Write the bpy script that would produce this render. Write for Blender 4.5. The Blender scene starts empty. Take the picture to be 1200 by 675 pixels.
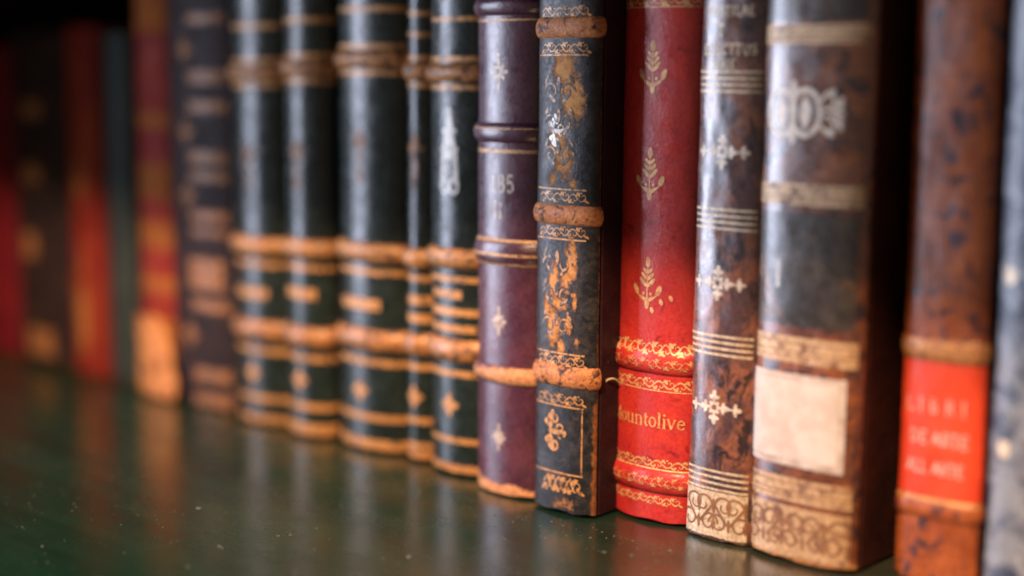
import bpy, bmesh, math, random
from mathutils import Vector, noise, Matrix

random.seed(7)
MM = 0.001
scene = bpy.context.scene
col = scene.collection
PI = math.pi

# ---------------------------------------------------------------- object helpers
def tag(o, label=None, cat=None, group=None, kind=None):
    if label: o['label'] = label
    if cat: o['category'] = cat
    if group: o['group'] = group
    if kind: o['kind'] = kind
    return o

def mesh_obj(name, verts, faces, mat, parent=None, smooth=True, label=None):
    me = bpy.data.meshes.new(name)
    me.from_pydata(verts, [], faces)
    me.update()
    if smooth:
        me.polygons.foreach_set('use_smooth', [True] * len(me.polygons))
    if mat: me.materials.append(mat)
    o = bpy.data.objects.new(name, me)
    col.objects.link(o)
    if parent: o.parent = parent
    if label: o['label'] = label
    return o

def bm_obj(name, bm, mat, parent=None, smooth=False, label=None):
    me = bpy.data.meshes.new(name)
    bm.to_mesh(me); bm.free()
    if smooth:
        me.polygons.foreach_set('use_smooth', [True] * len(me.polygons))
    if mat: me.materials.append(mat)
    o = bpy.data.objects.new(name, me)
    col.objects.link(o)
    if parent: o.parent = parent
    if label: o['label'] = label
    return o

def bevel_box(name, x0, x1, y0, y1, z0, z1, mat, parent=None, bev=0.0008, label=None):
    bm = bmesh.new()
    bmesh.ops.create_cube(bm, size=1.0)
    for v in bm.verts:
        v.co = Vector((x0 + (v.co.x + .5) * (x1 - x0), y0 + (v.co.y + .5) * (y1 - y0), z0 + (v.co.z + .5) * (z1 - z0)))
    if bev: bmesh.ops.bevel(bm, geom=bm.edges[:], offset=bev, segments=3, profile=.5, affect='EDGES')
    return bm_obj(name, bm, mat, parent, label=label)

# ---------------------------------------------------------------- node helpers
def rgb(c): return (c[0], c[1], c[2], 1.0)

class NT:
    def __init__(self, name):
        self.m = bpy.data.materials.new(name); self.m.use_nodes = True
        self.t = self.m.node_tree; self.t.nodes.clear()
        self.out = self.t.nodes.new('ShaderNodeOutputMaterial')
    def n(self, kind, **kw):
        nd = self.t.nodes.new(kind)
        for k, v in kw.items(): setattr(nd, k, v)
        return nd
    def l(self, a, b): self.t.links.new(a, b)
    def val(self, sock, v):
        if hasattr(v, 'is_linked') or isinstance(v, bpy.types.NodeSocket): self.l(v, sock)
        elif isinstance(v, (tuple, list)) and len(v) == 3 and sock.type == 'RGBA': sock.default_value = rgb(v)
        else: sock.default_value = v
    def coord(self, scale=(1, 1, 1), loc=(0, 0, 0)):
        tc = self.n('ShaderNodeTexCoord'); mp = self.n('ShaderNodeMapping')
        mp.inputs['Scale'].default_value = scale; mp.inputs['Location'].default_value = loc
        self.l(tc.outputs['Object'], mp.inputs['Vector'])
        return mp.outputs['Vector']
    def noise(self, vec, scale, detail=4, rough=.6, dist=0.0):
        nd = self.n('ShaderNodeTexNoise')
        self.l(vec, nd.inputs['Vector'])
        nd.inputs['Scale'].default_value = scale; nd.inputs['Detail'].default_value = detail
        nd.inputs['Roughness'].default_value = rough; nd.inputs['Distortion'].default_value = dist
        return nd.outputs['Fac']
    def ramp(self, fac, a, b, lo=0.0, hi=1.0):
        nd = self.n('ShaderNodeMapRange', interpolation_type='SMOOTHSTEP')
        self.val(nd.inputs['Value'], fac)
        nd.inputs['From Min'].default_value = a; nd.inputs['From Max'].default_value = b
        nd.inputs['To Min'].default_value = lo; nd.inputs['To Max'].default_value = hi
        return nd.outputs['Result']
    def math(self, op, a, b=0.0):
        nd = self.n('ShaderNodeMath', operation=op)
        self.val(nd.inputs[0], a); self.val(nd.inputs[1], b)
        return nd.outputs[0]
    def mix(self, fac, a, b):
        nd = self.n('ShaderNodeMix', data_type='RGBA')
        self.val(nd.inputs[0], fac); self.val(nd.inputs[6], a); self.val(nd.inputs[7], b)
        return nd.outputs[2]
    def attr(self, name):
        nd = self.n('ShaderNodeAttribute', attribute_name=name)
        return nd.outputs['Fac']
    def bump(self, h, strength, dist):
        nd = self.n('ShaderNodeBump')
        nd.inputs['Strength'].default_value = strength; nd.inputs['Distance'].default_value = dist
        self.l(h, nd.inputs['Height'])
        return nd.outputs['Normal']
    def principled(self, base, rough, metallic=0.0, spec=.5, normal=None, coat=0.0, coat_rough=.2):
        p = self.n('ShaderNodeBsdfPrincipled')
        self.val(p.inputs['Base Color'], base); self.val(p.inputs['Roughness'], rough)
        self.val(p.inputs['Metallic'], metallic); self.val(p.inputs['Specular IOR Level'], spec)
        p.inputs['Coat Weight'].default_value = coat; p.inputs['Coat Roughness'].default_value = coat_rough
        if normal is not None: self.l(normal, p.inputs['Normal'])
        self.l(p.outputs[0], self.out.inputs['Surface'])
        return p

TAN = (.50, .24, .085)
_seed = [0]
def seedloc():
    _seed[0] += 1
    r = random.Random(_seed[0] * 17 + 3)
    return (r.uniform(-3, 3), r.uniform(-3, 3), r.uniform(-3, 3))

def leather(name, c1, c2, mott=90, thr=(.38, .66), stretch=1.0, spots=None, fine=.35, wear=TAN, flake=TAN, scuff=.45,
            rough=.36, spec=.5, bump=.25, coat=0.15):
    """aged leather: two-tone mottle, optional dark stains, rubbed edges ('wear' attribute), flaked patches ('peel' attribute)"""
    N = NT(name)
    v = N.coord((1, 1, stretch), seedloc())
    big = N.ramp(N.noise(v, mott, 5, .62, .4), thr[0], thr[1])
    base = N.mix(big, c1, c2)
    if spots:
        sc, lo, hi, colr = spots
        f = N.ramp(N.noise(v, sc, 4, .65, .8), lo, hi)
        base = N.mix(f, base, colr)
    fn = N.noise(v, 900, 3, .7)
    dk = N.ramp(fn, .3, .7, 1 - fine, 1 + fine * .6)
    bc = N.n('ShaderNodeMix', data_type='RGBA', blend_type='MULTIPLY')
    bc.inputs[0].default_value = 1.0
    N.l(base, bc.inputs[6])
    cmb = N.n('ShaderNodeCombineColor')
    for i in range(3): N.l(dk, cmb.inputs[i])
    N.l(cmb.outputs[0], bc.inputs[7])
    base = bc.outputs[2]
    # small rubs and scratches
    sp = N.ramp(N.noise(v, 330, 6, .75), .64, .76, 0, scuff)
    base = N.mix(sp, base, wear)
    # rubbed edges
    w = N.attr('wear')
    wn = N.math('ADD', w, N.math('MULTIPLY', N.math('SUBTRACT', N.noise(v, 420, 5, .7), .5), .9))
    wf = N.ramp(wn, .38, .62)
    wcol = N.mix(N.ramp(N.noise(v, 700, 4, .7), .35, .7), (wear[0] * .55, wear[1] * .5, wear[2] * .45), (wear[0] * 1.15, wear[1] * 1.15, wear[2] * 1.2))
    base = N.mix(wf, base, wcol)
    # flaked patches
    p = N.attr('peel')
    pn = N.math('ADD', p, N.math('MULTIPLY', N.math('SUBTRACT', N.noise(v, 430, 6, .75), .5), 1.9))
    pf = N.ramp(pn, .42, .58)
    pcol = N.mix(N.ramp(N.noise(v, 500, 4, .7), .35, .7), (flake[0] * .7, flake[1] * .62, flake[2] * .6), flake)
    pcol = N.mix(N.ramp(pn, .5, .95), (flake[0] * .42, flake[1] * .34, flake[2] * .32), pcol)
    base = N.mix(pf, base, pcol)
    both = N.math('MAXIMUM', wf, pf)
    rr = N.math('ADD', N.math('ADD', N.ramp(N.noise(v, 160, 4, .6), .3, .7, rough - .12, rough + .04), N.ramp(N.noise(v, 620, 3, .7), .3, .7, -.07, .09)), N.math('MULTIPLY', both, .3))
    h = N.math('ADD', N.math('MULTIPLY', N.noise(v, 1100, 4, .7), 1.0), N.math('MULTIPLY', N.noise(v, 260, 4, .6), .45))
    vo = N.n('ShaderNodeTexVoronoi', feature='DISTANCE_TO_EDGE'); vo.inputs['Scale'].default_value = 420; N.l(v, vo.inputs['Vector'])
    h = N.math('ADD', h, N.ramp(vo.outputs['Distance'], 0.0, .09, -.35, 0))
    h = N.math('SUBTRACT', h, N.math('MULTIPLY', both, .9))
    nm = N.bump(h, bump, .00032)
    sp_ = N.math('SUBTRACT', spec, N.math('MULTIPLY', both, spec * .6))
    pr = N.principled(base, rr, 0.0, sp_, nm, 0.0, .3)
    N.l(N.math('MULTIPLY', N.math('SUBTRACT', 1.0, both), min(1.0, coat * 1.2)), pr.inputs['Coat Weight'])
    return N.m

def gilt(name, under, gold=(.62, .30, .08), loss=.42, metal=.2, rough=.5, scale=420, spread=.08):
    """gold tooling with rubbed-off places that show the leather under it"""
    N = NT(name)
    v = N.coord((1, 1, 1), seedloc())
    nz = N.noise(v, scale, 5, .7)
    f = N.ramp(nz, loss - spread, loss + spread)
    g = N.mix(N.ramp(N.noise(v, 800, 3, .7), .3, .7), (gold[0] * .6, gold[1] * .55, gold[2] * .5), (gold[0] * 1.15, gold[1] * 1.15, gold[2] * 1.2))
    base = N.mix(f, under, g)
    nm = N.bump(N.noise(v, 900, 3, .7), .25, .0004)
    N.principled(base, N.ramp(nz, .3, .7, rough + .1, rough - .05), N.math('MULTIPLY', f, metal), .5, nm, .25, .28)
    return N.m

def plain(name, c, c2=None, scale=200, rough=.7, spec=.3, bump=.2, stretch=(1, 1, 1), dist=.0005):
    N = NT(name)
    v = N.coord(stretch, seedloc())
    nz = N.noise(v, scale, 5, .65)
    base = N.mix(N.ramp(nz, .35, .68), c, c2 or tuple(x * .7 for x in c))
    N.principled(base, rough, 0, spec, N.bump(N.noise(v, scale * 3, 4, .7), bump, dist))
    return N.m

# ---------------------------------------------------------------- spine geometry
class Prof:
    """cross-section of a rounded spine: half width a, bulge S, superellipse power n; s = arc length from the middle"""
    def __init__(self, a, S, n):
        self.a, self.S, self.n = a, S, n
        M = 600
        pts = []
        for i in range(M + 1):
            t = -PI / 2 + PI * i / M
            sx, cx = math.sin(t), max(0.0, math.cos(t))
            pts.append((a * math.copysign(abs(sx) ** (2 / n), sx), -S * cx ** (2 / n)))
        L = [0.0]
        for p, q in zip(pts, pts[1:]): L.append(L[-1] + math.hypot(q[0] - p[0], q[1] - p[1]))
        self.L = L[-1]; self.pts = pts; self.cum = [x - self.L / 2 for x in L]
        self.h = self.L / 2
    def at(self, s):
        s = max(-self.h, min(self.h, s))
        lo, hi = 0, len(self.cum) - 1
        while hi - lo > 1:
            m = (lo + hi) // 2
            if self.cum[m] <= s: lo = m
            else: hi = m
        d = self.cum[hi] - self.cum[lo]
        t = (s - self.cum[lo]) / d if d > 1e-12 else 0
        p, q = self.pts[lo], self.pts[hi]
        x, y = p[0] + (q[0] - p[0]) * t, p[1] + (q[1] - p[1]) * t
        k0, k1 = max(0, lo - 6), min(len(self.pts) - 1, hi + 6)
        tx, ty = self.pts[k1][0] - self.pts[k0][0], self.pts[k1][1] - self.pts[k0][1]
        l = math.hypot(tx, ty) or 1
        return x, y, ty / l, -tx / l

class Book:
    def __init__(self, label, loc, a, S, n, h, depth, spine_mat, board_mat, seed, wob=.00008, res=(48, 220),
                 bands=(), wear=None, peel=None, bottom=None, rot=None, group='antique books in a row on the shelf', page=None):
        self.root = bpy.data.objects.new('book', None); col.objects.link(self.root)
        self.root.location = loc; self.root.rotation_euler = (0, math.radians(.35) * math.sin(seed * 5.1) if rot is None else rot, 0); self.root.empty_display_size = .01
        tag(self.root, label, 'book', group)
        self.p = Prof(a, S, n); self.h = h; self.seed = seed; self.wob = wob
        self.bands = []; self.k = 0
        # covers and pages
        bd = .0026
        z0, z1 = .0006, h - .001
        bevel_box('back_board', -a, -a + bd, .0012, depth, z0, z1, board_mat, self.root, .0006)
        self.front = bevel_box('front_board', a - bd, a, .0012, depth, z0, z1, board_mat, self.root, .0006)
        bevel_box('page_block', -a + bd + .0002, a - bd - .0002, .0010, depth - .004, .003, h - .004, page or M_page, self.root, 0)
        # spine: solid with rounded head and tail
        ns, nz = res
        H = self.p.h
        ss = [-H + 2 * H * i / ns for i in range(ns + 1)]
        zs = [h * j / nz for j in range(nz + 1)]
        verts, wr, pl = [], [], []
        for j, z in enumerate(zs):
            for i, s in enumerate(ss):
                zz = z
                if bottom and j == 0: zz = max(0.0, bottom(s / H))
                elif bottom: zz = max(z, bottom(s / H) + .0002 * j)
                off = self.off(s, zz)
                e = min(zz, h - zz)
                if e < .0012: off -= .0009 * (1 - e / .0012) ** 2
                x, y, nx, ny = self.p.at(s)
                verts.append((x + nx * off, y + ny * off, zz))
                w = max(0.0, 1 - zz / .0022) * .75
                if wear: w = max(w, wear(s, zz, H))
                wr.append(w); pl.append(peel(s, zz, H) if peel else 0.0)
        faces = []
        W = ns + 1
        for j in range(nz):
            for i in range(ns):
                a0 = j * W + i
                faces.append((a0, a0 + 1, a0 + W + 1, a0 + W))
        faces.append(tuple(range(ns, -1, -1)))
        faces.append(tuple(nz * W + i for i in range(ns + 1)))
        faces.append(tuple([j * W for j in range(nz + 1)][::1] + [j * W + ns for j in range(nz, -1, -1)]))
        self.spine = mesh_obj('spine', verts, faces, spine_mat, self.root)
        for nm, vals in (('wear', wr), ('peel', pl)):
            at = self.spine.data.attributes.new(nm, 'FLOAT', 'POINT')
            at.data.foreach_set('value', vals)
        for f in self.spine.data.polygons[-3:]: f.use_smooth = False
    def off(self, s, z):
        """hand-made unevenness of the leather"""
        q = Vector((s * 55, z * 38, self.seed * 3.7))
        return .00028 * noise.noise(Vector((s * 9, z * 13, self.seed * 1.3))) + self.wob * noise.noise(q) * 1.6 + self.wob * .5 * noise.noise(q * 4.0)
    def surf(self, s, z):
        o = self.off(s, z)
        for (zc, hz, d) in self.bands:
            k = abs(z - zc) / hz
            if k < 1: o += d * math.cos(k * PI / 2) ** .7
        return o
    def pt(self, s, z, extra):
        x, y, nx, ny = self.p.at(s)
        o = self.surf(s, z) + extra
        return (x + nx * o, y + ny * o, z)
    def band(self, zc, hz, d, mat, name='raised_band', wear=None, label=None):
        """raised band over the sewing cords, hz = half height"""
        zc *= MM; hz *= MM; d *= MM
        ns, nk = 44, 14
        H = self.p.h
        verts, faces, wr = [], [], []
        for k in range(nk + 1):
            t = -1 + 2 * k / nk
            z = zc + t * hz
            pro = d * max(0.0, math.cos(t * PI / 2)) ** .7
            for i in range(ns + 1):
                s = -H + 2 * H * i / ns
                x, y, nx, ny = self.p.at(s)
                wobb = .00018 * noise.noise(Vector((s * 160, zc * 90 + self.seed, t * .6)))
                o = self.off(s, z) - .0002 + (pro + .0002 + wobb) * (1 if abs(t) < .999 else 0)
                verts.append((x + nx * o, y + ny * o, z + wobb * .6))
                wr.append(wear(s, t, H) if wear else 0.0)
        W = ns + 1
        for k in range(nk):
            for i in range(ns):
                a0 = k * W + i
                faces.append((a0, a0 + 1, a0 + W + 1, a0 + W))
        o = mesh_obj(name, verts, faces, mat, self.spine, label=label)
        at = o.data.attributes.new('wear', 'FLOAT', 'POINT'); at.data.foreach_set('value', wr)
        self.bands.append((zc, hz, d))
        return o
    def orn(self, name, o, s, z, mat, scale=1.0, lift=.00010, label=None):
        """map a flat ornament (millimetres) onto the spine"""
        verts, faces = [], []
        self.k += 1
        for i, (pts, fs) in enumerate(o.items):
            b = len(verts)
            ex = lift + (i % 40) * 2.2e-6 + (self.k % 5) * 1e-6
            for (u, v) in pts:
                verts.append(self.pt((s + u * scale) * MM, (z + v * scale) * MM, ex))
            faces += [tuple(b + q for q in f) for f in fs]
        ob = mesh_obj(name, verts, faces, mat, self.spine, label=label)
        return ob
    def rect(self, name, s0, s1, z0, z1, mat, lift=.00008, label=None, ragged=0.0):
        H = self.p.h * 1000
        s0, s1 = max(s0, -H), min(s1, H)
        o = Orn(); o.grid(s0, s1, z0, z1, ragged, self.seed)
        return self.orn(name, o, 0, 0, mat, 1.0, lift, label)
    def line(self, z, w, mat, s0=-99, s1=99, name='gilt_line', lift=.00010, ragged=.12):
        return self.rect(name, s0, s1, z - w / 2, z + w / 2, mat, lift, ragged=ragged)

class Orn:
    def __init__(self): self.items = []
    def grid(self, s0, s1, z0, z1, ragged=0.0, seed=0):
        ns = max(2, int((s1 - s0) / .7)); nz = max(1, int((z1 - z0) / .7))
        pts, fs = [], []
        for j in range(nz + 1):
            for i in range(ns + 1):
                u = s0 + (s1 - s0) * i / ns; v = z0 + (z1 - z0) * j / nz
                if ragged and j in (0, nz): v += ragged * noise.noise(Vector((u * 1.1, z0 + j * 3.3, seed)))
                pts.append((u, v))
        W = ns + 1
        for j in range(nz):
            for i in range(ns):
                a = j * W + i; fs.append((a, a + 1, a + W + 1, a + W))
        self.items.append((pts, fs)); return self
    def strip(self, pts, w, w1=None):
        """line through pts, width w (tapers to w1)"""
        w1 = w if w1 is None else w1
        P = [pts[0]]
        for a, b in zip(pts, pts[1:]):
            d = math.hypot(b[0] - a[0], b[1] - a[1]); k = max(1, int(d / .5))
            for i in range(1, k + 1): P.append((a[0] + (b[0] - a[0]) * i / k, a[1] + (b[1] - a[1]) * i / k))
        out, fs = [], []
        n = len(P)
        for i, p in enumerate(P):
            a, b = P[max(0, i - 1)], P[min(n - 1, i + 1)]
            tx, ty = b[0] - a[0], b[1] - a[1]; l = math.hypot(tx, ty) or 1
            ww = (w + (w1 - w) * i / max(1, n - 1)) / 2
            out += [(p[0] - ty / l * ww, p[1] + tx / l * ww), (p[0] + ty / l * ww, p[1] - tx / l * ww)]
        for i in range(n - 1): fs.append((2 * i, 2 * i + 1, 2 * i + 3, 2 * i + 2))
        self.items.append((out, fs)); return self
    def ell(self, cx, cy, rx, ry=None, rot=0.0):
        ry = rx if ry is None else ry
        c, s = math.cos(rot), math.sin(rot)
        pts = [(cx, cy)]; fs = []
        K = 14
        for r in (.5, 1.0):
            for i in range(K):
                t = 2 * PI * i / K
                x, y = rx * r * math.cos(t), ry * r * math.sin(t)
                pts.append((cx + x * c - y * s, cy + x * s + y * c))
        for i in range(K):
            j = (i + 1) % K
            fs.append((0, 1 + i, 1 + j)); fs.append((1 + i, 1 + K + i, 1 + K + j, 1 + j))
        self.items.append((pts, fs)); return self
    def leaf(self, x, y, ang, ln, wd):
        c, s = math.cos(ang), math.sin(ang)
        return self.ell(x + c * ln / 2, y + s * ln / 2, ln / 2, wd / 2, ang)
    def ring(self, cx, cy, rx, ry, w, a0=0, a1=360, w1=None):
        K = max(8, int(abs(a1 - a0) / 12))
        pts = [(cx + rx * math.cos(math.radians(a0 + (a1 - a0) * i / K)), cy + ry * math.sin(math.radians(a0 + (a1 - a0) * i / K))) for i in range(K + 1)]
        return self.strip(pts, w, w1)
    def spiral(self, cx, cy, r0, r1, a0, turns, w, w1=None):
        K = int(24 * abs(turns)) + 4
        pts = []
        for i in range(K + 1):
            t = i / K; a = math.radians(a0) + 2 * PI * turns * t; r = r0 + (r1 - r0) * t
            pts.append((cx + r * math.cos(a), cy + r * math.sin(a)))
        return self.strip(pts, w, w1)

# --- ornaments (millimetres)
def orn_plant():
    o = Orn()
    o.strip([(0, -8.6), (0, 6)], .6, .4)
    o.leaf(0, 4.8, PI / 2, 3.8, 2.0)
    for sg in (-1, 1):
        for (y, ln, an, wd) in ((3.6, 2.8, 48, 1.15), (1.4, 3.5, 46, 1.3), (-1.0, 4.4, 46, 1.4)):
            o.leaf(0, y - .6, math.radians(90 - sg * an), ln, wd)
        o.leaf(sg * 3.8, -4.4, math.radians(90 - sg * 24), 4.0, 1.9); o.strip([(sg * .6, -6.6), (sg * 2.6, -5.4), (sg * 4.0, -4.0)], .6, .5)
        o.leaf(0, -6.4, math.radians(90 - sg * 62), 3.4, 1.2)
        o.ell(sg * 1.5, -3.9, .55)
    o.leaf(0, -5.2, -PI / 2, 4.0, 1.9)
    return o

def orn_cross():
    o = Orn()
    for k in range(4):
        a = PI / 2 * k; c, s = math.cos(a), math.sin(a)
        L = 3.2
        o.strip([(c * 1.2, s * 1.2), (c * L, s * L)], .9)
        o.leaf(c * 2.6, s * 2.6, a, 3.4, 1.9)
        for sg in (-1, 1): o.leaf(c * 3.0, s * 3.0, a + sg * 1.15, 2.3, 1.3)
        o.ell(1.9 * math.cos(a + PI / 4), 1.9 * math.sin(a + PI / 4), .75)
    o.ring(0, 0, 1.4, 1.4, .8)
    for sg in (-1, 1):
        o.strip([(sg * 5.2, 0), (sg * 8.2, 0)], .6)
        o.leaf(sg * 7.6, 0, 0 if sg > 0 else PI, 3.0, 1.6)
        for t in (-1, 1): o.leaf(sg * 7.8, 0, (0 if sg > 0 else PI) + t * 1.25, 2.4, 1.3)
    return o

def orn_lozenge():
    o = Orn()
    for k in range(4):
        a = PI / 2 * k
        o.leaf(.3 * math.cos(a), .3 * math.sin(a), a, 4.6, 2.5)
        b = a + PI / 4
        o.leaf(.5 * math.cos(b), .5 * math.sin(b), b, 2.9, 1.7)
    o.ell(0, 0, 1.5)
    return o

def orn_star():
    o = Orn()
    for k in range(8):
        a = PI / 4 * k; L = 4.4 if k % 4 == 2 else (3.0 if k % 2 == 0 else 2.6)
        o.leaf(.5 * math.cos(a), .5 * math.sin(a), a, L, 1.3)
    o.ell(0, 0, .8); o.ell(0, 4.6, .7); o.ell(0, -4.6, .7)
    return o

def orn_lyre():
    o = Orn()
    for sg in (-1, 1):
        o.strip([(0, 13), (sg * 1.0, 9), (sg * 1.7, 4), (sg * 2.5, 0), (sg * 2.9, -6), (sg * 3.0, -10)], 1.5, 1.7)
        o.ring(sg * 2.0, -10.4, 1.7, 2.3, 1.0)
        o.leaf(sg * 1.2, 6.5, math.radians(90 - sg * 50), 2.6, 1.4)
        o.leaf(sg * 2.2, 1.0, math.radians(90 - sg * 60), 2.2, 1.4)
    o.strip([(0, 12), (0, 0)], 1.2, 2.2)
    o.ell(0, 0, 1.6, 2.2); o.leaf(0, 10.5, PI / 2, 5.0, 2.0)
    o.strip([(0, -1), (0, -7)], .8, .4)
    return o

def orn_small_lyre():
    o = Orn()
    for sg in (-1, 1):
        o.leaf(0, 0, math.radians(90 - sg * 70), 4.2, 2.2); o.leaf(0, 0, math.radians(90 - sg * 28), 4.6, 1.8)
        o.strip([(0, 0), (sg * 1.1, -4), (sg * 1.0, -9)], 1.0, .8)
    o.leaf(0, 0, PI / 2, 6, 2.4); o.ell(0, -10.5, 1.5, 2.0)
    return o

def orn_trefoil():
    o = Orn()
    o.leaf(-1.4, 0, 0, 5.4, 1.8); o.leaf(-.8, .6, math.radians(75), 5.6, 1.8); o.leaf(-.8, -.6, math.radians(-75), 5.6, 1.8)
    for t in (-1, 1):
        o.spiral(1.0, t * 4.0, 2.2, .7, 180, -t * .9, .9, .6)
        o.spiral(3.6, t * 1.2, 1.6, .5, 90 * t + 90, -t * .8, .8, .5)
        o.leaf(-1.0, t * 1.6, math.radians(180 - t * 40), 2.6, 1.2); o.ell(-2.0, t * 3.2, .7)
    o.ell(5.2, 0, .8); o.ell(.4, t * 6.2, .7)
    return o

def orn_cartouche():
    o = Orn()
    for cx in (-6.4, 1.9):
        o.ring(cx, 0, 4.7, 6.5, 1.5)
        o.ell(cx, 0, 2.0, 3.6); o.leaf(cx, 2.4, PI / 2, 2.6, 1.6); o.leaf(cx, -2.4, -PI / 2, 2.6, 1.6)
    o.ell(-2.2, 5.6, 1.6, 2.4); o.ell(-2.2, -5.6, 1.6, 2.4); o.leaf(-2.2, 6.6, PI / 2, 2.6, 1.9); o.leaf(-2.2, -6.6, -PI / 2, 2.6, 1.9)
    for t in (-1, 1):
        o.spiral(9.6, t * 3.0, 2.6, 1.0, 180, t * -.8, 1.2, .8)
        o.strip([(6.6, t * 1.2), (9, t * 1.0), (12.2, t * .8)], .9, .6)
        o.leaf(7.4, t * 4.6, math.radians(t * 25), 4.6, 1.7); o.ell(12.8, t * 2.2, 1.2); o.ell(13.2, t * 4.0, .9)
    o.leaf(10.5, 0, 0, 4.0, 1.6)
    return o

def garland(L, amp, n, w=.55, line=None):
    """running scroll of length L and half height amp"""
    o = Orn()
    K = n * 16
    o.strip([(-L / 2 + L * i / K, amp * .62 * math.sin(2 * PI * n * i / K)) for i in range(K + 1)], w)
    for i in range(2 * n):
        x = -L / 2 + L * (i + .5) / (2 * n); sg = 1 if i % 2 == 0 else -1
        o.spiral(x + .1 * L / n, -sg * amp * .18, amp * .62, amp * .16, sg * 90, -sg * .8, w * .9, w * .5)
        o.leaf(x - .08 * L / n, -sg * amp * .2, math.radians(sg * -130), amp * 1.0, amp * .5)
        o.leaf(x + .16 * L / n, sg * amp * .42, math.radians(sg * 25), amp * 1.1, amp * .42)
        o.ell(x, -sg * amp * .85, amp * .17)
    if line is not None: o.strip([(-L / 2, line), (L / 2, line)], .42)
    return o

def scroll_block(L, h, n, w):
    """large S scrolls filling a block"""
    o = Orn()
    for i in range(n):
        x = -L / 2 + L * (i + .5) / n; r = h * .24
        sg = 1 if i % 2 == 0 else -1
        o.spiral(x + sg * r * .35, h * .22, r * 1.1, r * .3, 90 + 90 * sg, -sg * 1.1, w, w * .6)
        o.spiral(x - sg * r * .35, -h * .22, r * 1.1, r * .3, -90 + 90 * sg + 180, -sg * 1.1, w, w * .6)
        o.strip([(x - sg * r * .7, h * .22), (x, 0), (x + sg * r * .7, -h * .22)], w)
        o.leaf(x + L / n / 2, 0, PI / 2, h * .4, w * 1.5); o.leaf(x + L / n / 2, -h * .05, -PI / 2, h * .35, w * 1.3)
    return o

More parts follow.
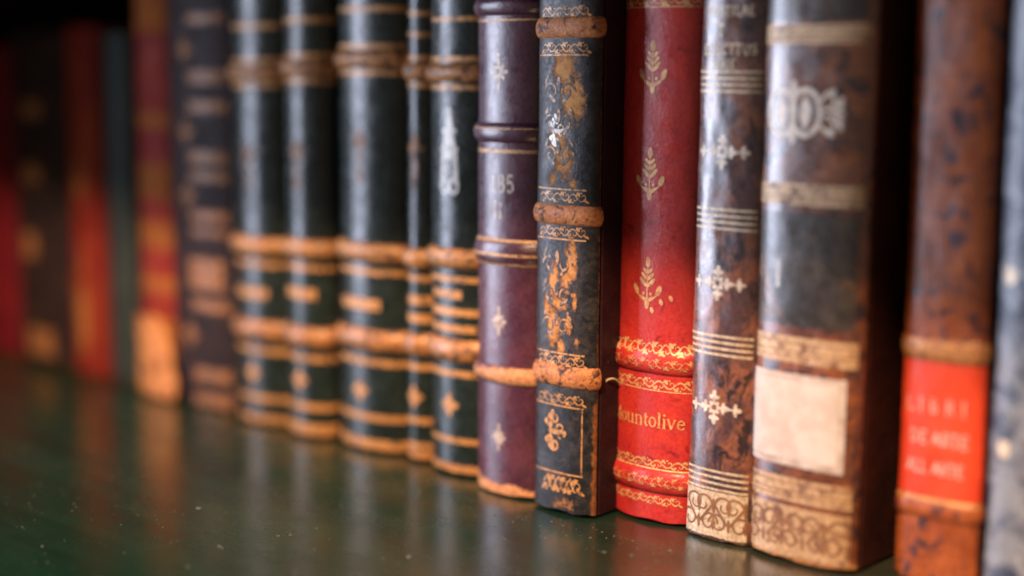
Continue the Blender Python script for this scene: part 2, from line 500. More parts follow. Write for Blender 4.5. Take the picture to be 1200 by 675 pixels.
# --- serif lettering from strokes: thick stems, thin joins, small serifs (unit: x-height 1 or cap height 1)
def glyphs():
    T, t = .20, .10
    G = {}
    def stem(x, y0, y1, w=T): return ('s', [(x, y0), (x, y1)], w)
    def ser(x, y, l=.34): return ('s', [(x - l / 2, y), (x + l / 2, y)], .08)
    def arch(x0, x1, y0=0): 
        xm, r = (x0 + x1) / 2, (x1 - x0) / 2
        return [('s', [(x0, .72)] + [(xm - r * math.cos(PI * k / 8), .72 + .26 * math.sin(PI * k / 8)) for k in range(9)], t), stem(x1, y0, .78)]
    def oval(cx, rx, cy, ry):
        out = []
        for k in range(24):
            a0, a1 = 2 * PI * k / 24, 2 * PI * (k + 1) / 24
            am = (a0 + a1) / 2
            out.append(('s', [(cx + rx * math.cos(a0), cy + ry * math.sin(a0)), (cx + rx * math.cos(a1), cy + ry * math.sin(a1))], t + (T - t) * abs(math.cos(am))))
        return out
    G['M'] = (1.5, [stem(.2, 0, 1.45, .1), ser(.2, 0), ser(.15, 1.45), ('s', [(.2, 1.45), (.72, .1)], T), ('s', [(.72, .1), (1.2, 1.45)], .1), stem(1.22, 0, 1.45), ser(1.22, 0, .42), ser(1.27, 1.45)])
    G['o'] = (.98, oval(.48, .36, .5, .48))
    G['u'] = (1.08, [stem(.22, .24, 1), ser(.16, 1, .22), ('s', [(.22, .26), (.28, .08), (.46, .02), (.66, .1), (.8, .26)], t), stem(.82, 0, 1), ser(.75, 1, .22), ser(.9, 0, .22)])
    G['n'] = (1.1, [stem(.24, 0, 1), ser(.24, 0, .4), ser(.17, 1, .22)] + arch(.24, .84) + [ser(.84, 0, .4)])
    G['t'] = (.66, [('s', [(.3, 1.3), (.3, .22), (.38, .04), (.6, .1)], T * .95), ('s', [(.08, .98), (.6, .98)], .1)])
    G['l'] = (.54, [stem(.27, 0, 1.55), ser(.27, 0, .42), ser(.2, 1.55, .22)])
    G['i'] = (.54, [stem(.27, 0, 1), ser(.27, 0, .42), ser(.2, 1, .22), ('d', (.27, 1.36), .13)])
    G['v'] = (1.0, [('s', [(.16, 1), (.5, 0)], T), ('s', [(.5, 0), (.84, 1)], .1), ser(.16, 1, .34), ser(.84, 1, .3)])
    G['e'] = (.92, [('s', [(.14, .55), (.78, .55), (.74, .8), (.48, .97), (.22, .82), (.13, .5), (.22, .16), (.5, .02), (.78, .2)], .14)])
    # capitals and figures, cap height 1
    c = lambda w, *st: (w, [('s', p, .15) for p in st])
    G['L'] = c(.78, [(.2, 1), (.2, 0), (.7, 0), (.7, .16)], [(.08, 1), (.34, 1)])
    G['I'] = c(.46, [(.22, 0), (.22, 1)], [(.1, 1), (.34, 1)], [(.1, 0), (.34, 0)])
    G['B'] = c(.82, [(.2, 0), (.2, 1), (.52, .98), (.62, .78), (.5, .55), (.2, .53)], [(.5, .53), (.68, .3), (.54, .02), (.2, 0)])
    G['R'] = c(.84, [(.2, 0), (.2, 1), (.55, .98), (.66, .76), (.52, .52), (.2, .5)], [(.42, .5), (.74, 0)], [(.08, 0), (.32, 0)])
    G['D'] = c(.9, [(.2, 0), (.2, 1), (.55, .95), (.74, .5), (.55, .04), (.2, 0)])
    G['E'] = c(.76, [(.66, .82), (.66, 1), (.2, 1), (.2, 0), (.68, 0), (.68, .18)], [(.2, .52), (.54, .52)])
    G['A'] = c(.86, [(.1, 0), (.43, 1), (.76, 0)], [(.24, .36), (.62, .36)])
    G['T'] = c(.8, [(.1, .82), (.1, 1), (.7, 1), (.7, .82)], [(.4, 1), (.4, 0)], [(.28, 0), (.52, 0)])
    G['S'] = c(.7, [(.6, .8), (.46, .98), (.2, .94), (.14, .72), (.34, .54), (.58, .38), (.54, .08), (.3, 0), (.12, .18)])
    G['O'] = c(.92, [(.45 + .34 * math.sin(2 * PI * k / 16), .5 + .5 * math.cos(2 * PI * k / 16)) for k in range(17)])
    G['P'] = c(.76, [(.2, 0), (.2, 1), (.54, .98), (.66, .74), (.52, .48), (.2, .46)], [(.08, 0), (.34, 0)])
    G['U'] = c(.86, [(.16, 1), (.16, .24), (.36, 0), (.58, .06), (.7, .26), (.7, 1)])
    G['C'] = c(.84, [(.74, .78), (.54, .98), (.28, .9), (.14, .5), (.28, .1), (.54, .02), (.76, .22)])
    G['1'] = c(.6, [(.14, .8), (.32, 1), (.32, 0)], [(.14, 0), (.5, 0)])
    G['8'] = c(.74, [(.36 + .2 * math.sin(2 * PI * k / 12), .76 + .23 * math.cos(2 * PI * k / 12)) for k in range(13)], [(.36 + .26 * math.sin(2 * PI * k / 12), .27 + .27 * math.cos(2 * PI * k / 12)) for k in range(13)])
    G['5'] = c(.72, [(.6, 1), (.2, 1), (.16, .56), (.4, .62), (.6, .44), (.58, .14), (.34, 0), (.12, .12)])
    return G
GL = glyphs()
def text(t, size, track=0.0, xs=1.0, bold=1.0):
    o = Orn(); x = 0.0
    for ch in t:
        if ch == ' ': x += .5; continue
        w, st = GL[ch]
        for k in st:
            if k[0] == 's': o.strip([((x + p[0]) * size * xs, p[1] * size) for p in k[1]], k[2] * size * bold)
            else: o.ell((x + k[1][0]) * size * xs, k[1][1] * size, k[2] * size * bold)
        x += w + track
    W = x * size * xs
    o.items = [([(u - W / 2, v) for (u, v) in p], f) for p, f in o.items]
    return o

# ---------------------------------------------------------------- materials
M_page = plain('aged_paper', (.42, .33, .2), (.3, .22, .12), 400, .8, .2, .4, (1, 1, .1))
BLACK = (.012, .014, .016)
M_black = leather('black_morocco', (.009, .016, .014), (.017, .028, .025), 120, scuff=.3, rough=.31, coat=.0, spec=.42, bump=.09)
M_black_boards = plain('black_cloth_board', (.014, .010, .012), (.024, .014, .016), 160, .6, .35)
M_purple = leather('purple_calf', (.058, .015, .034), (.095, .027, .044), 70, scuff=.2, rough=.34, coat=.3, wear=(.62, .30, .14))
M_flaked = leather('flaked_black_leather', (.010, .011, .013), (.035, .03, .03), 260, scuff=.8, rough=.46, coat=.0, spec=.3, wear=(.24, .095, .035), flake=(.58, .30, .11))
M_red = leather('scarlet_leather', (.44, .026, .026), (.52, .036, .024), 70, spots=(190, .58, .7, (.28, .012, .016)), scuff=.3, fine=.2, rough=.40, coat=.1, wear=(.62, .13, .07), bump=.26)
M_calf = leather('marbled_calf', (.070, .034, .036), (.22, .080, .042), 110, thr=(.42, .6), stretch=.7, spots=(150, .53, .62, (.025, .014, .018)), scuff=.4, rough=.30, coat=.4, spec=.7, bump=.16)
M_calf_big = leather('mottled_brown_calf', (.10, .034, .020), (.22, .068, .022), 80, thr=(.4, .62), spots=(120, .53, .63, (.025, .014, .018)), scuff=.25, rough=.30, coat=.4, spec=.7, bump=.14)
M_tree = leather('tree_calf', (.35, .088, .020), (.22, .048, .013), 110, stretch=.8, spots=(210, .54, .61, (.045, .020, .028)), scuff=.15, rough=.42, coat=.1)
M_marble = leather('blue_marbled_paper', (.035, .045, .075), (.20, .22, .25), 85, thr=(.42, .6), spots=(70, .6, .68, (.35, .36, .36)), scuff=.1, rough=.45)
M_brown_board = leather('brown_calf_board', (.035, .010, .007), (.055, .014, .009), 60, scuff=.15, rough=.6, coat=0, spec=.25)
M_dark_plum = leather('dark_plum_board', (.016, .006, .009), (.03, .008, .010), 80, scuff=.2, rough=.6, coat=.0, spec=.25)
M_red_board = plain('red_cloth_board', (.3, .02, .018), (.22, .015, .014), 200, .6)
M_crimson = leather('crimson_leather', (.10, .004, .010), (.14, .008, .012), 60, scuff=.1, rough=.72, spec=.18, coat=0)
M_rust = leather('rust_red_leather', (.19, .018, .014), (.26, .042, .016), 40, scuff=.6, rough=.72, spec=.18, coat=0)
M_slate = leather('slate_green_cloth', (.030, .042, .042), (.04, .055, .052), 60, scuff=.1, rough=.72, spec=.18, coat=0)
M_brownblack = leather('brown_black_leather', (.018, .012, .016), (.035, .02, .018), 80, scuff=.5, rough=.7, spec=.2, coat=0)
M_redtan = leather('red_rubbed_leather', (.22, .018, .02), (.30, .04, .02), 50, scuff=.5, rough=.72, spec=.18, coat=0, wear=(.42, .15, .045))
M_flap = leather('torn_tan_leather', (.60, .25, .07), (.26, .075, .022), 130, thr=(.44, .62), scuff=.4, rough=.7, coat=0)
G_black = gilt('gilt_on_black', BLACK, (.56, .27, .075), .42, .15)
G_band = gilt('gilt_band_on_black', (.05, .025, .015), (.48, .21, .06), .46, .12, scale=300)
G_dull = gilt('dulled_gilt', (.02, .018, .018), (.36, .15, .045), .46, .0, .8)
G_silver = gilt('pale_tooling', (.05, .05, .05), (.52, .50, .44), .38, .3)
G_rubbed = gilt('almost_lost_gilt', (.018, .016, .017), (.48, .25, .10), .53, .1, .6, 300, .05)
G_purple = gilt('gilt_on_purple', (.08, .02, .035), (.62, .36, .16), .40, .3)
G_purple_pale = gilt('pale_tooling_on_purple', (.08, .03, .045), (.52, .43, .35), .40, .2)
G_red = gilt('gilt_on_red', (.5, .03, .02), (.76, .44, .20), .36, .25)
G_red_worn = gilt('rubbed_gilt_on_red', (.45, .05, .03), (.72, .40, .16), .50, .2)
G_red_text = gilt('gilt_letters_on_red', (.55, .06, .03), (.78, .42, .16), .30, .25)
G_calf = gilt('gilt_on_calf', (.12, .05, .03), (.68, .54, .36), .36, .35)
G_pale = gilt('pale_gilt', (.12, .06, .04), (.66, .56, .44), .32, .25)
G_brown = gilt('gilt_on_brown', (.12, .05, .025), (.54, .36, .19), .42, .3, scale=260)
G_tree = gilt('gilt_on_tree_calf', (.2, .06, .02), (.55, .25, .08), .4, .25)
M_stain = plain('tooled_brown', (.15, .075, .04), (.24, .12, .06), 300, .5, .3)
M_wornband = leather('worn_band_leather', (.50, .20, .065), (.40, .14, .045), 260, spots=(300, .53, .64, (.05, .022, .015)), scuff=.5, rough=.62, coat=.0, spec=.3, bump=.5)
M_blackpanel = leather('black_label_leather', (.030, .026, .024), (.080, .058, .040), 60, spots=(40, .56, .66, (.16, .085, .04)), scuff=.3, rough=.31, coat=.3, spec=.5, bump=.14)
M_paper = plain('white_paper_label', (.50, .45, .42), (.33, .25, .20), 120, .6, .35, .15)
M_paper_in = plain('label_inner_paper', (.53, .48, .44), (.43, .36, .31), 110, .6, .35, .15)
M_redlabel = leather('red_label_leather', (.66, .060, .018), (.58, .048, .016), 60, scuff=.12, fine=.15, rough=.45, coat=.05)
M_letters = gilt('faded_label_letters', (.5, .05, .03), (.60, .45, .38), .40, .2)
M_thread = plain('linen_thread', (.6, .45, .28), None, 900, .8)

def n_shelf():
    N = NT('green_lacquered_wood')
    v = N.coord((1, 1, 1), (.3, .7, 0))
    g = N.noise(N.coord((.35, 2.4, 1), (.1, .2, 0)), 22, 6, .65, .6)
    base = N.mix(N.ramp(g, .32, .68), (.003, .019, .011), (.005, .031, .018))
    base = N.mix(N.ramp(N.noise(v, 16, 5, .6), .5, .72, 0, .45), base, (.016, .012, .008))
    sx = N.n('ShaderNodeSeparateXYZ'); N.l(v, sx.inputs[0])
    brown_mix = N.math('MULTIPLY', N.ramp(sx.outputs[0], .24, .46), N.ramp(N.noise(v, 60, 6, .7), .3, .6, .45, .95))  # blends to mottled brown towards the right end
    base = N.mix(brown_mix, base, (.050, .036, .025))
    base = N.mix(N.ramp(N.noise(v, 420, 4, .75), .66, .78, 0, .35), base, (.04, .045, .038))
    sc = N.n('ShaderNodeMapping'); sc.inputs['Rotation'].default_value = (0, 0, .5); sc.inputs['Scale'].default_value = (14, 900, 1)
    N.l(v, sc.inputs['Vector'])
    scr = N.math('MULTIPLY', N.ramp(N.noise(sc.outputs[0], 1.0, 2, .5), .70, .76), N.ramp(N.noise(v, 25, 3, .6), .45, .65))
    base = N.mix(N.math('MULTIPLY', scr, .35), base, (.06, .07, .055))
    r = N.math('ADD', N.ramp(N.noise(v, 34, 5, .65), .3, .75, .15, .36), N.math('MULTIPLY', scr, .25))
    h = N.math('ADD', N.noise(v, 500, 4, .7), N.math('MULTIPLY', N.noise(v, 40, 3, .5), 1.4))
    N.principled(base, r, 0, .5, N.bump(h, .10, .0008), .5, .2)
    return N.m
M_shelf = n_shelf()
M_case = plain('dark_bookcase_wood', (.016, .010, .012), (.026, .015, .014), 60, .6, .3, .3, (1, 1, .12))
M_dust = plain('dust', (.18, .20, .18), None, 900, .9)

# ---------------------------------------------------------------- setting
tag(bevel_box('shelf', -.476, .42, -.30, .20, -.022, 0.0, M_shelf, None, .0012), kind='structure')
tag(bevel_box('bookcase_back', -.4583, .42, .186, .1995, .0003, .42, M_case, None, .0008), kind='structure')
tag(bevel_box('unseen_side_panel', -.476, -.4585, -.20, .212, .0003, .42, M_case, None, .0008), kind='structure')  # unseen panel, brought forward to keep window light off the leftmost books

tag(bevel_box('unseen_upper_shelf', -.4583, .42, -.15, .1855, .24, .262, M_case, None, .0008), kind='structure')  # unseen board, added so its front edge shades the upper spines

# ---------------------------------------------------------------- books, left to right
def blob(s, z, cs, cz, rs, rz): return math.exp(-((s - cs) / rs) ** 2 - ((z - cz) / rz) ** 2)

FAR = dict(res=(30, 60))
# 1 crimson
b = Book('plain dark crimson book at the far left end of the row, out of focus', (-.4288, .006, 0), .0258, .006, 2.1, .163, .12, M_crimson, M_red_board, 1, **FAR)
# 2 brown-black with dull tan marks
b = Book('brown-black book with dull tan marks, between the plain crimson book and the rust red book', (-.3755, .006, 0), .0267, .007, 2.1, .1705, .13, M_brownblack, M_dark_plum, 2, **FAR)
for z, hgt, s0, s1 in ((131, 9, -9, 8), (99, 10, -12, 6), (62, 13, -15, 0), (13, 14, -13, 12)):
    b.rect('tan_mark', s0, s1, z - hgt / 2, z + hgt / 2, G_dull, ragged=2.2)
# 3 rust red
b = Book('rust red book with rubbed orange patches, left of the plain slate green book', (-.3350, .004, 0), .0132, .005, 2.1, .1722, .13, M_rust, M_red_board, 3,
         wear=lambda s, z, H: max(.62 * blob(s, z, 0, .098, .006, .016), .5 * blob(s, z, .001, .06, .006, .02), .6 * blob(s, z, 0, .03, .009, .03)), **FAR)
# 4 slate
b = Book('plain slate green book without any gilding, right of the rust red book', (-.3102, .007, 0), .0112, .004, 2.2, .169, .13, M_slate, M_slate, 4, **FAR)
# 5 red and tan with torn foot
def w5(s, z, H):
    w = 0
    for c, r in ((.176, .012), (.128, .006), (.100, .012), (.075, .010), (.052, .006)): w = max(w, .62 * math.exp(-((z - c) / r) ** 4))
    return max(w, .95 if z < .036 else 0)
b = Book('red and tan rubbed book with pale torn leather hanging at its foot', (-.2838, .011, 0), .0142, .006, 2.1, .205, .14, M_redtan, M_red_board, 5, wear=w5, **FAR)
# torn flap at the foot, standing off the spine
vs, fs = [], []
NU, NV = 18, 16
for j in range(NV + 1):
    t = j / NV
    for i in range(NU + 1):
        u = i / NU
        width = .037 * (1 - .45 * t ** 2.0) + .004 * noise.noise(Vector((t * 4, 3.1, 0)))
        x = -.0105 + u * width
        z = .0008 + .036 * t + .004 * noise.noise(Vector((u * 4, 7.7, t)))* t
        y = -.0075 - .004 * math.sin(u * PI) - .006 * u * (1 - t) + .0012 * noise.noise(Vector((u * 5, t * 5, 1)))
        vs.append((x, y, max(.0004, z)))
for j in range(NV):
    for i in range(NU):
        a0 = j * (NU + 1) + i; fs.append((a0, a0 + 1, a0 + NU + 2, a0 + NU + 1))
flap = mesh_obj('torn_leather_flap', vs, fs, M_flap, b.root)
sol = flap.modifiers.new('thickness', 'SOLIDIFY'); sol.thickness = .0009
# 6 dark with many tan bands
b = Book('dark brown book with many dull tan gilt bands, left of the black volumes', (-.2431, .010, 0), .0259, .009, 2.05, .205, .14, M_brownblack, M_dark_plum, 6, res=(36, 90))
for z, hgt in ((173, 4), (148, 5.5), (135, 5), (113, 5.5), (104.5, 4.5), (87, 4.5), (80, 3.5), (47, 5), (15.5, 6), (4.2, 5)):
    b.rect('gilt_band', -3, 21, z - hgt / 2, z + hgt / 2, G_dull, ragged=.8)
b.rect('gilt_band', -5, 18, 54, 68, G_dull, ragged=1.5)
for z in (160, 124, 96, 33): b.orn('fleuron', orn_lozenge(), -5, z, G_dull, 1.25)

# 7-11 the matching black volumes
def black_volume(label, xc, y0, a, S, seed, z, wide=True, res=(44, 200), lyre=None):
    """z: dict of heights in mm"""
    tailw = lambda s, zz, H: max(0, 1 - abs(zz - .003) / .0035) * .85
    b = Book(label, (xc, y0, 0), a, S, 2.05, .21, .14, M_black, M_black_boards, seed, res=res, wear=tailw,
             bottom=lambda u: .0005 + .0009 * (1 + noise.noise(Vector((u * 3, seed, 0)))))
    H = b.p.h * 1000
    for k, zc in enumerate(z['bands']):
        b.band(zc, (3.4, 3.9, 4.5)[k], 2.3, G_band if k == 2 else M_wornband_dark)
        if k == 1: b.line(zc + 1.7, 1.7, G_black, ragged=.3); b.line(zc - 1.5, 1.6, G_black, ragged=.3)
        if k == 0: b.line(zc + 5.0, 2.0, G_black, ragged=.25)
        b.line(zc - (5.2, 7.6, 8.6)[k], (2.0, 2.2, 2.4)[k], G_black, ragged=.3)
    for zl, w in z['lines']: b.line(zl, w, G_black, ragged=.3)
    for zl, w, s0, s1 in z['short']: b.rect('gilt_line', s0 * H, s1 * H, zl - w / 2, zl + w / 2, G_black, ragged=.5)
    b.orn('fleuron', orn_lozenge(), z.get('ds', 0), z['diamond'], G_black, .92)
    if lyre == 'big': b.orn('lyre_ornament', orn_lyre(), 0, z['orn'], G_silver, 1.12)
    else: b.orn('fleuron', orn_small_lyre(), 0, z['orn'], G_silver if lyre else G_dull, 1.15)
    return b
M_wornband_dark = leather('brown_worn_band', (.52, .23, .075), (.10, .045, .025), 330, thr=(.44, .62), scuff=.7, rough=.5, coat=.0)
GS = 'antique books in a row on the shelf'
black_volume('leftmost of the three broad black volumes with gilt bands, right of the tan-banded brown book', -.1988, .0071, .0176, .0095, 7,
             dict(bands=(150, 77.5, 41.5), lines=((169, 2.0), (12.2, 2.6), (3.6, 2.6)), short=((57.4, 4.4, -.62, .45),), diamond=22.8, orn=114))
black_volume('middle one of the three broad black volumes with gilt bands', -.1668, .0065, .0138, .0095, 8,
             dict(bands=(152, 79, 42.5), lines=((171, 2.2), (13.6, 2.8), (4.4, 4.0)), short=((60.6, 4.4, -.62, .5),), diamond=24.5, orn=117))
black_volume('widest black gilt-banded volume, rightmost of the three broad ones', -.1327, .0110, .0198, .011, 9,
             dict(bands=(155.5, 80.5, 45.5), lines=((174.6, 2.2), (14.5, 2.6), (4.2, 2.6)), short=((59.9, 4.4, -.55, .42),), diamond=25, orn=122))
black_volume('narrowest black gilt-banded volume, squeezed between two wider black ones', -.1047, .0110, .0077, .008, 10,
             dict(bands=(151, 80, 46.5), lines=((172.5, 1.8), (164.7, 1.8), (16.7, 2.4), (6.6, 2.4)), short=((64.1, 3.4, -.7, .75), (57.0, 3.4, -.7, .75)), diamond=26, orn=121))
black_volume('black gilt-banded volume with a tall pale lyre-shaped ornament, left of the purple book', -.0811, .0080, .0154, .009, 11,
             dict(bands=(150.5, 82.5, 48.0), lines=((169.8, 1.6), (13.8, 2.0)), short=((69.2, 3.0, -.55, .3), (62.6, 2.8, -.62, .75), (56.4, 2.8, -.62, .62)), diamond=27.2, orn=121), lyre='big', res=(56, 300))

# 12 purple
def w12(s, z, H):
    u = s / H
    edge = .0050 + .0022 * noise.noise(Vector((u * 2.2, 4.4, 0))) - .002 * max(0, u)
    return 1.0 if z < edge else max(0.0, .5 - (z - edge) * 300)
b = Book('purple leather book with small gilt numerals and a torn tan foot', (-.0491, .0005, 0), .0160, .0085, 2.05, .21, .14, M_purple, M_dark_plum, 12, res=(64, 330), wear=w12,
         bottom=lambda u: .0006 + .0016 * max(0, noise.noise(Vector((u * 2.6, 9.1, 0))) + .3 * u))
b.band(173.5, 3.4, 1.7, M_purple); b.band(130, 3.6, 1.8, M_purple)
b.band(88, 4.6, 1.6, M_purple)
b.band(44.2, 3.4, 1.7, M_purple, wear=lambda s, t, H: .40 + .45 * (1 - abs(t)) + .25 * (s / H), label='rubbed tan raised band')
for z, w in ((168.6, .7), (123.6, 1.2), (92.4, 1.0), (87.4, 1.0), (84.0, 1.0), (131.5, .5)): b.line(z, w, G_purple, ragged=.15)
b.orn('fleuron', orn_star(), -.5, 151, G_purple_pale, 1.25); b.orn('fleuron', orn_star(), 0, 63.5, G_purple_pale, 1.0); b.orn('fleuron', orn_star(), 0, 21.4, G_purple_pale, .95)
b.orn('volume_numerals', text('185', 5.8, .04, .85, 1.2), 1.4, 109.4, G_purple_pale); b.orn('volume_numerals', text('II', 5.6, .05, .9, 1.2), -.4, 100.4, G_purple_pale)

# 13 flaked black
def pl13(s, z, H):
    v = (.16 + .12 * noise.noise(Vector((s * 240, z * 200, 3)))) if (.06 < z < .094 or .113 < z < .156) and s < .008 else 0
    for cs, cz, rs, rz, k in ((.0005, .1525, .0042, .0055, 1.0), (.0042, .1425, .0042, .0075, 1.05), (.0025, .1465, .003, .004, .9), (-.002, .1285, .0038, .005, .85), (.001, .122, .0035, .006, .9), (-.004, .1155, .002, .003, .75),
                              (.0045, .0885, .0022, .0065, 1.0), (.0025, .0815, .002, .004, .9), (-.0032, .0815, .002, .0065, 1.0), (-.003, .0655, .0026, .007, .95), (-.001, .0735, .004, .003, .75), (.0035, .0665, .0016, .0035, .8),
                              (.0005, .059, .0016, .003, .85), (.006, .0745, .001, .004, .7), (-.006, .072, .002, .004, .75), (.005, .114, .002, .002, .7), (.007, .060, .001, .003, .6), (.002, .004, .006, .003, .5)):
        v = max(v, k * 1.08 * blob(s, z, cs, cz, rs * 1.28, rz * 1.2))
    return v
def w13(s, z, H):
    c = s / H
    w = max(0.0, (c - .84) / .12) * .42 if z < .17 else 0
    if z < .04: w = max(w, max(0.0, (c - .74) / .16) * .62)
    return w
b = Book('black book with flaking tan patches and thick tan raised bands, left of the scarlet book', (-.0192, -.0056, 0), .0135, .0044, 2.45, .21, .15, M_flaked, M_dark_plum, 13, res=(96, 520), wear=w13, peel=pl13, wob=.00022, bottom=lambda u: .0003 + .0009 * (1 + noise.noise(Vector((u * 3.3, 1.2, 0)))))
for z, hz in ((165.6, 3.5), (103.6, 3.5), (48.6, 3.9)): b.band(z, hz, 1.35, M_wornband)
for z in (170.8, 158.9, 109.6, 97.9, 54.0, 40.6): b.orn('scroll_border', garland(20, 1.9, 3, .42), 0, z, G_black)
for z in (156.6, 112.2, 95.4, 56.4, 38.2, 14.6): b.line(z, .55, G_black, -11.5, 10.2, ragged=.1)
b.orn('frame_line', Orn().strip([(9.6, 14.8), (9.7, 38)], .5), 0, 0, G_black)
b.orn('fleuron', orn_trefoil(), -3.2, 28.8, G_black, 1.12)
b.orn('scroll_border', garland(15, 2.9, 3, .55), 1, 10.6, G_black)
b.orn('fleuron', orn_trefoil(), -3.4, 131.5, G_silver, .85)
for zc, hh in ((134, 17), (76, 17)):
    o = Orn()
    for q in (-1, 0, 1):
        zz = zc + q * hh * .62
        for sg in (-1, 1):
            o.spiral(sg * 3.6, zz, 3.2, .8, 90 - sg * 90, sg * 1.2, .75, .4)
            o.leaf(sg * 1.5, zz - 3.4, math.radians(90 - sg * 50), 4.2, 1.5); o.leaf(sg * 6.4, zz + 2.6, math.radians(90 + sg * 30), 3.4, 1.2)
        o.leaf(0, zz, PI / 2, 5, 1.7)
    b.orn('panel_ornament', o, -1.6, 0, G_rubbed)
# loose thread on its front board
N_ = 14
tv, tf = [], []
for i in range(N_ + 1):
    t = i / N_
    c = Vector((.01365 + .0012 * math.sin(t * PI), .004 + .0095 * t, .0475 - .0035 * t ** 1.5 + .001 * math.sin(t * 5)))
    for k in range(6):
        a = 2 * PI * k / 6; tv.append((c.x + .00035 * math.cos(a), c.y, c.z + .00035 * math.sin(a)))
for i in range(N_):
    for k in range(6):
        k2 = (k + 1) % 6; tf.append((i * 6 + k, i * 6 + k2, i * 6 + 6 + k2, i * 6 + 6 + k))
mesh_obj('loose_thread', tv, tf, M_thread, b.root)

# 14 scarlet
b = Book('scarlet leather book with gilt leaf ornaments and a gilt title near its foot', (.0072, .0110, 0), .0168, .008, 2.1, .21, .14, M_red, M_red_board, 14, res=(64, 330), wob=.0002, bottom=lambda u: .0003 + .0008 * (1 + noise.noise(Vector((u * 2.5, 5.2, 0)))),
         wear=lambda s, z, H: .25 if z < .004 else 0)
b.band(56.0, 4.6, 1.7, M_red); b.band(14.9, 4.2, 1.7, M_red)
H = b.p.h * 1000
L = 2 * H - 3
for z in (153, 118.4, 82.2): b.orn('fleuron', orn_plant(), 0, z, G_red, .98)
b.orn('scroll_border', garland(L, 2.6, 5, .5, -2.6), 0, 174.6, G_red)
b.orn('scroll_border', garland(L, 2.3, 6, .5), 0, 60.4, G_red, 1.0)
b.orn('scroll_border', garland(L, 1.9, 7, .42), 0, 55.4, G_red_worn, 1.0, .00016)
b.orn('scroll_border', garland(L, 1.9, 5, .55, -2.2), 0, 48.3, G_red, 1.0)
b.orn('scroll_border', garland(L, 1.7, 5, .6, -2.0), 0, 21.2, G_red, 1.0)
b.orn('scroll_border', garland(L, 1.9, 8, .42), 0, 15.2, G_red_worn, 1.0, .00016)
b.orn('scroll_border', garland(L * .8, 1.6, 5, .5), -1, 8.4, G_red, 1.0)
b.orn('title_lettering', text('Mountolive', 3.25, .02, 1.0, 1.12), -.2, 33.6, G_red_text, 1.0, .00012)
for s, z in ((5.5, 76), (9, 77.5), (2, 73)): b.orn('gilt_speck', Orn().ell(0, 0, .7, 1.1, .4), s, z, G_red)

# 15 marbled calf
b = Book('narrow marbled calf book with cross-shaped gilt fleurons, right of the scarlet book', (.0372, .0060, 0), .0126, .0045, 2.3, .21, .14, M_calf, M_brown_board, 15, res=(60, 330), wob=.0003,
         bottom=lambda u: .0004 + .0012 * max(0, noise.noise(Vector((u * 3.2, 2.2, 0)))))
for z0 in (145.4, 102.4, 62.0, 17.6):
    for k in range(4): b.line(z0 + k * 2.0, .75, G_calf, -12.2, 12.0, ragged=.12)
for z in (126.6, 85.0, 44.6): b.orn('fleuron', orn_cross(), -1.0, z, G_pale, .95)
b.rect('gilt_block', -13, 12, 1.6, 16.8, G_calf, .00008, ragged=.5)
b.orn('scroll_ornament', scroll_block(23, 13.5, 4, .85), 0, 9.2, M_stain, 1.0, .00018)
for t, z, sz, s in (('POSTILAE', 168.6, 3.0, 0), ('T', 162.4, 3.6, -3), ('ELECTTUS', 156.8, 3.2, 0), ('SARIE', 152.4, 2.8, -2)):
    b.orn('title_lettering', text(t, sz, .03, .95, 1.0), s, z, G_calf)

# 16 large brown
def w16(s, z, H):
    return max(.0, .55 if z < .0035 else 0)
b = Book('thick brown calf book with a blank white paper label and broad gilt bands', (.0689, .0060, 0), .0187, .006, 2.5, .21, .15, M_calf_big, M_brown_board, 16, res=(70, 330), wob=.00013, wear=w16, bottom=lambda u: .0004 + .001 * (1 + noise.noise(Vector((u * 3.1, 8.2, 0)))))
H = b.p.h * 1000
b.rect('leather_label', -H, H - 4.5, 75, 109.5, M_blackpanel, .00006); b.rect('leather_label', -H, H - 4.5, 166.6, 196, M_blackpanel, .00006)
for z0, z1 in ((159.8, 165.4), (111.8, 118.2), (63.6, 71.6), (20.0, 27.4)):
    b.rect('gilt_band', -H, H - 3.2, z0, z1, G_brown, .00010, ragged=.15)
    for f in (.22, .42, .78): b.rect('tooled_line', -H, H - 3.2, z0 + (z1 - z0) * f - .16, z0 + (z1 - z0) * f + .16, M_stain, .00016)
b.rect('gilt_block', -H, H - 3.4, 2.4, 18.4, G_brown, .00010, ragged=.6)
b.orn('scroll_ornament', scroll_block(2 * H - 6, 13.0, 5, 1.0), -1, 10.4, M_stain, 1.0, .0002)
b.orn('cartouche_ornament', orn_cartouche(), -3.6, 139.5, G_pale, 1.04)
b.rect('paper_label', -H + .5, H - 6.2, 31.2, 60.2, M_paper, .00030, ragged=.35)
b.rect('paper_label', -H + 1.5, H - 8.2, 33.4, 58.0, M_paper_in, .00040, ragged=.25)
b.orn('volume_numeral', Orn().strip([(0, -4.2), (0, 4.2)], 1.3), -9.5, 90.5, G_silver)

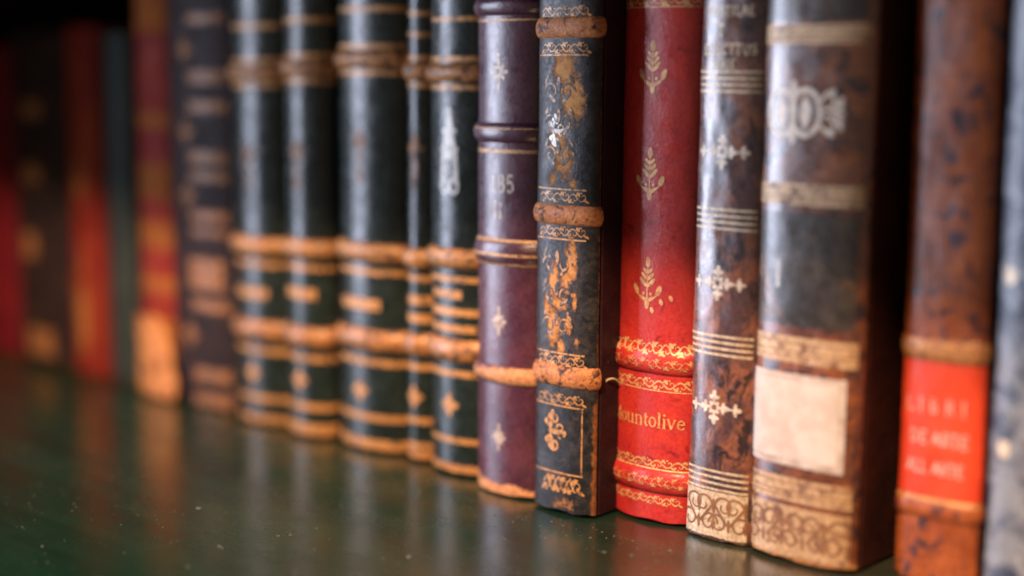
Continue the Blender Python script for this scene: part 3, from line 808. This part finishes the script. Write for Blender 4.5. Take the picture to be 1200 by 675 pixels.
# 17 tree calf with red label
b = Book('orange-brown tree calf book with a lettered red label near its foot', (.1083, .0160, 0), .0130, .004, 2.4, .21, .14, M_tree, M_brown_board, 17, res=(50, 260), wob=.0003)
b.band(71.6, 3.6, .9, M_tree); b.band(23.2, 3.2, 1.0, M_tree)
b.rect('gilt_band', -99, 99, 68.6, 74.2, G_tree, .0001, ragged=.4)
b.rect('red_label', -99, 99, 27.0, 67.6, M_redlabel, .00012, ragged=.15)
b.line(26.2, 1.2, G_tree)
b.orn('title_lettering', text('LIBRI', 4.0, .5, .9, .9), 0, 52.6, M_letters, 1.0, .0002)
b.orn('title_lettering', text('DE ARTE', 3.7, .08, .85, 1.2), .6, 43.0, M_letters, 1.0, .0002)
b.orn('title_lettering', text('ALL ARTE', 3.5, .04, .8, 1.2), -.4, 34.2, M_letters, 1.0, .0002)
# 18 marbled paper
b = Book('blue-grey marbled book at the right edge of the picture', (.1345, .0190, 0), .0124, .006, 2.1, .21, .14, M_marble, M_slate, 18, res=(40, 160), wob=.0003)
b.orn('gilt_mark', Orn().ell(0, 0, 2.2, 2.6), -7.5, 95, G_calf); b.orn('gilt_mark', Orn().ell(0, 0, 2.0, 2.8), -6.5, 45, G_calf)

# ---------------------------------------------------------------- dust on the shelf (uncountable)
dv, df = [], []
rr = random.Random(11)
ico = [(0, 0, 1), (.89, 0, .45), (.28, .85, .45), (-.72, .53, .45), (-.72, -.53, .45), (.28, -.85, .45)]
for i in range(1700):
    if i < 300: x, y = rr.gauss(-.10, .06), rr.gauss(-.10, .035)
    elif i < 900: x, y = rr.uniform(-.45, .16), rr.uniform(-.22, .02)
    else: x, y = rr.uniform(-.30, .14), -.013 - abs(rr.gauss(0, .012))
    if y > -.014 - (.0 if x < .05 else .0): continue
    r = abs(rr.gauss(0, .00016)) + .00007
    if rr.random() < .05: r *= 1.7
    b0 = len(dv); an = rr.uniform(0, 6.28); ex = rr.uniform(.7, 1.6)
    for (px, py, pz) in ico:
        X, Y = px * r * ex, py * r
        dv.append((x + X * math.cos(an) - Y * math.sin(an), y + X * math.sin(an) + Y * math.cos(an), pz * r * .8 - .00002))
    df += [(b0, b0 + k, b0 + (k % 5) + 1) for k in range(1, 6)]
    df = [f if f[1] != f[2] else f for f in df]
tag(mesh_obj('dust', dv, df, M_dust, None), 'pale dust specks scattered over the dark green shelf', 'dust', kind='stuff')

# ---------------------------------------------------------------- light
w = bpy.data.worlds.new('World'); scene.world = w; w.use_nodes = True
bg = w.node_tree.nodes['Background']; bg.inputs[0].default_value = (.95, .74, .62, 1); bg.inputs[1].default_value = .215

def aim(o, target): 
    o.rotation_euler = (Vector(target) - o.location).to_track_quat('-Z', 'Y').to_euler()
def area(name, loc, target, sx, sy, power, c):
    L = bpy.data.lights.new(name, 'AREA'); L.shape = 'RECTANGLE'; L.size = sx; L.size_y = sy; L.energy = power; L.color = c
    o = bpy.data.objects.new(name, L); col.objects.link(o); o.location = loc; aim(o, target); return o
area('window_light', (-1.03, -.68, .28), (0, 0, .10), .50, .9, 25, (.73, .79, 1.0))
S = bpy.data.lights.new('warm_lamp', 'SPOT'); S.energy = 86; S.color = (1.0, .63, .38); S.spot_size = math.radians(80); S.spot_blend = .4; S.shadow_soft_size = .045
so = bpy.data.objects.new('warm_lamp', S); col.objects.link(so); so.location = (.24, -.62, .735); aim(so, (-.06, 0, .03))

# ---------------------------------------------------------------- camera
cd = bpy.data.cameras.new('camera'); cam = bpy.data.objects.new('camera', cd); col.objects.link(cam)
cd.sensor_width = 36; cd.lens = 51.6; cd.clip_start = .01; cd.clip_end = 20
fw = Vector((-.66779053, .73032865, -.14379105)); ri = Vector((.73723111, .67559793, .00759831)); up = Vector((-.1026942, .10093315, .9895789))
R = Matrix((ri, up, -fw)).transposed()
cam.matrix_world = Matrix.Translation(Vector((.3, -.3835, .15))) @ R.to_4x4()
cd.dof.use_dof = True; cd.dof.focus_distance = .488; cd.dof.aperture_fstop = 2.1; cd.dof.aperture_blades = 9
scene.camera = cam

scene.render.engine = 'CYCLES'
scene.view_settings.view_transform = 'Standard'; scene.view_settings.look = 'None'; scene.view_settings.exposure = 0; scene.view_settings.gamma = 1
scene.cycles.use_denoising = True
scene.cycles.max_bounces = 6
scene.cycles.filter_width = 1.9
